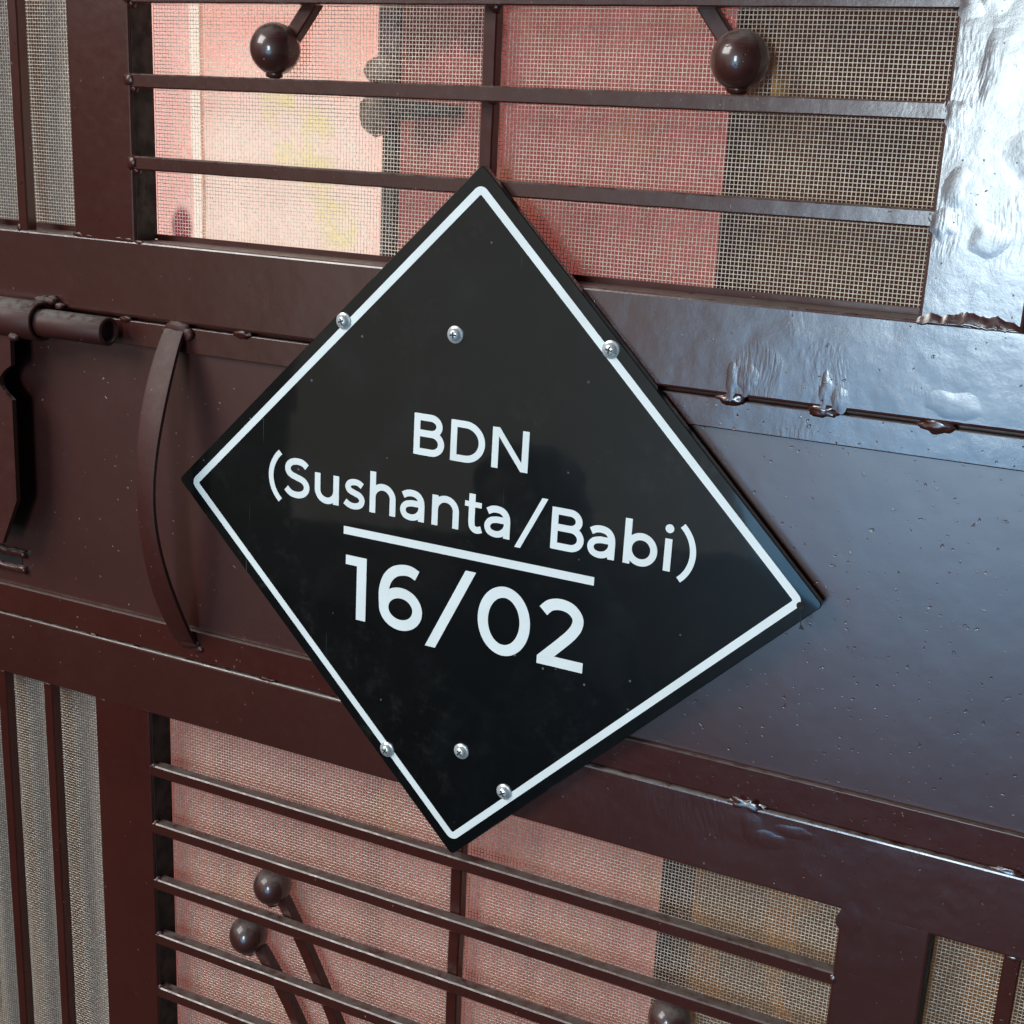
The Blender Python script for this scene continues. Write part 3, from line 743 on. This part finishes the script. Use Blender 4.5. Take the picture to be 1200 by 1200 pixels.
curtain('sunlit_curtain', -350, -125.5, 20, 560, 100, cloth_material('sunlit_cloth', bright_col, 0.72),
        'bright sunlit pink flowered cloth painted paler at the sun spot, with brown stitched line behind the upper mesh', 'curtain', 3.0, 90, 1)
curtain('pink_curtain', -124.5, 122, -20, 560, 102, cloth_material('pink_cloth', pink_col, 0.35),
        'dusky rose curtain with faint ochre flowers behind the mesh above the name plate', 'curtain', 5.0, 75, 2)
curtain('rose_curtain', -352, 124, -1400, -22, 100, cloth_material('rose_cloth', dullpink_col, 0.35),
        'dull pink plain cloth behind the lower mesh with the two leaning ball stems', 'curtain', 6.0, 64, 3)
curtain('brown_curtain', 112, 620, -1400, 560, 80, cloth_material('brown_cloth', brown_col, 0.25),
        'dark brown and gold patterned curtain with dark hem behind the right-hand mesh', 'curtain', 3.0, 130, 5)
curtain('grey_curtain', -660, -345, -1400, 560, 84, cloth_material('grey_cloth', grey_col, 0.25),
        'grey curtain hanging in vertical folds behind the narrow mesh of upright bars', 'curtain', 12.0, 40, 6)

# lever handle on an added dark bar that stands for the gap between the cloths
pm = simple_material('gap_and_lever_dark', (0.06, 0.045, 0.035), 0.6, 0, 0.3, 90)
hm = simple_material('old_bronze', (0.26, 0.18, 0.125), 0.5, 0.2, 0.3, 120)
post = thing('gap_bar', (-0.113, 0.088, ZP + 0.10), 'added dark upright standing for the gap between sunlit cloth and pink curtain, with lever handle', 'gap bar')
bm = bmesh.new(); box(bm, -0.1185, -0.1090, 0.0865, 0.0935, ZP + 0.10, ZP + 0.559, 0.001); finish(bm, 'upright', pm, post)
bm = bmesh.new(); box(bm, -0.121, -0.104, 0.0805, 0.0860, ZP + 0.255, ZP + 0.335, 0.003); finish(bm, 'back_plate', simple_material('maroon_plate', (0.12, 0.06, 0.05), 0.6, 0, 0.6, 60), post)
bm = blob_bm(0.0115, (0.95, 0.7, 1.2), 2, 0.15); bmesh.ops.translate(bm, verts=bm.verts, vec=(-0.119, 0.078, ZP + 0.236)); finish(bm, 'knob', hm, post, True)
bm = blob_bm(0.0110, (1.2, 0.6, 0.9), 5, 0.15); bmesh.ops.translate(bm, verts=bm.verts, vec=(-0.116, 0.080, ZP + 0.262)); finish(bm, 'knob', hm, post, True)
bm = bmesh.new(); sweep(bm, bez((-0.112, .080, ZP + .240), (-0.095, .078, ZP + .238), (-0.08, .078, ZP + .241), (-0.058, .078, ZP + .240), 14), lambda t: 0.0075 - 0.0045 * t, 0.003, rounded=12); finish(bm, 'lever', pm, post, True)
# rod that carries the cloths
bm = bmesh.new(); sweep(bm, [(-0.70, 0.094, ZP + 0.565), (0.66, 0.094, ZP + 0.565)], 0.007, 0.007, Vector((0, 0, 1)), rounded=16)
rodc = thing('curtain_rod', (0, 0.094, 0), 'steel rod carrying the cloths behind the gate', 'rod')
finish(bm, 'pole', M_STEEL, rodc, True)
for x in (-0.69, 0.65):
    bm = bmesh.new(); sweep(bm, [(x, 0.094, 0.0), (x, 0.094, ZP + 0.559)], 0.008, 0.008, rounded=12); finish(bm, 'support', M_STEEL, rodc, True)
# ------------------------------------------------------------------ person mirrored in the name plate
def person():
    px, py = -0.56, -1.30
    J = {}; me = bpy.data.meshes.new('person'); vs = []; es = []; rad = []
    def v(name, x, y, z, r, par=None):
        J[name] = len(vs); vs.append((px + x, py + y, z)); rad.append(r)
        if par: es.append((J[par], J[name]))
    v('pel', 0, 0, 0.78, (0.150, 0.105)); v('waist', 0, 0, 0.92, (0.125, 0.095), 'pel'); v('chest', 0, 0.0, 1.06, (0.150, 0.105), 'waist')
    v('neckb', 0, 0, 1.165, (0.07, 0.06), 'chest'); v('neck', 0, 0.01, 1.215, (0.048, 0.048), 'neckb'); v('jaw', 0, 0.02, 1.27, (0.064, 0.075), 'neck'); v('brow', 0, 0.012, 1.345, (0.074, 0.088), 'jaw'); v('crown', 0, 0, 1.395, (0.050, 0.056), 'brow')
    for s in (-1, 1):
        n = 'L' if s < 0 else 'R'
        v('sh' + n, s * 0.155, 0, 1.125, (0.056, 0.056), 'chest'); v('el' + n, s * 0.215, 0.05, 0.89, (0.042, 0.042), 'sh' + n)
        v('wr' + n, s * 0.09, 0.225, 1.00, (0.029, 0.027), 'el' + n); v('ha' + n, s * 0.045, 0.27, 1.045, (0.036, 0.018), 'wr' + n)
        for q in range(4): v('f%d%s' % (q, n), s * (0.030 - 0.004 * q), 0.285 + 0.004 * q, 1.085 - 0.017 * q, (0.0085, 0.0085), 'ha' + n); v('t%d%s' % (q, n), s * -0.004, 0.30, 1.095 - 0.018 * q, (0.0075, 0.0075), 'f%d%s' % (q, n))
        v('th' + n, s * 0.030, 0.245, 1.085, (0.010, 0.010), 'ha' + n)
        v('hip' + n, s * 0.085, 0, 0.72, (0.088, 0.088), 'pel'); v('kn' + n, s * 0.09, 0.01, 0.40, (0.056, 0.058), 'hip' + n); v('an' + n, s * 0.095, -0.01, 0.07, (0.038, 0.040), 'kn' + n); v('toe' + n, s * 0.11, 0.11, 0.036, (0.038, 0.026), 'an' + n)
    me.from_pydata(vs, es, []); o = bpy.data.objects.new('person', me); COL.objects.link(o)
    o.modifiers.new('skin', 'SKIN'); m2 = o.modifiers.new('sub', 'SUBSURF'); m2.levels = 2; m2.render_levels = 2
    sv = me.skin_vertices[0].data if me.skin_vertices else None
    if sv is None:
        bm = bmesh.new(); bm.from_mesh(me); bm.verts.layers.skin.verify(); bm.to_mesh(me); bm.free(); sv = me.skin_vertices[0].data
    for q, r in enumerate(rad): sv[q].radius = r; sv[q].use_root = (q == 0)
    b = NB('skin_and_dark_clothes'); z = b.sep()[2]
    col = b.mix(b.ramp(z, 1.19, 1.20), (0.016, 0.015, 0.017), (0.20, 0.11, 0.075)); b.link(col, b.bsdf.inputs['Base Color']); b.bsdf.inputs['Roughness'].default_value = 0.8
    me.materials.append(b.m)
    tag(o, 'person in dark clothes standing before the gate, mirrored in the black plate', 'person')
    # shawl over head and shoulders
    bm = bmesh.new(); rings = []; seg = 30
    for (zq, rx, ry, oy) in ((1.425, 0.012, 0.012, -0.01), (1.415, 0.055, 0.06, -0.01), (1.375, 0.092, 0.103, -0.012), (1.31, 0.102, 0.112, -0.022), (1.24, 0.104, 0.108, -0.03), (1.19, 0.140, 0.110, -0.025), (1.14, 0.200, 0.122, -0.01), (1.04, 0.240, 0.135, -0.005), (0.90, 0.262, 0.145, 0.0), (0.74, 0.275, 0.155, 0.0)):
        ring = []
        for q in range(seg):
            a = 2 * math.pi * q / seg; k_ = 1 + 0.05 * math.sin(a * 7 + zq * 9) * (1.42 - zq)
            yy = ry * math.sin(a)
            if 1.22 < zq < 1.40 and math.sin(a) > 0.3: yy *= 0.55     # open at the face
            ring.append(bm.verts.new((px + rx * k_ * math.cos(a), py + oy + yy * k_, zq)))
        rings.append(ring)
    for i in range(len(rings) - 1):
        for q in range(seg): bm.faces.new((rings[i][q], rings[i][(q + 1) % seg], rings[i + 1][(q + 1) % seg], rings[i + 1][q]))
    bm.faces.new(rings[0])
    sh = finish(bm, 'shawl', simple_material('dark_shawl', (0.018, 0.018, 0.021), 0.85, 0, 0.3, 20), None, True); sh.parent = o
person()
for o in bpy.data.objects:
    if '_w' in o: del o['_w']
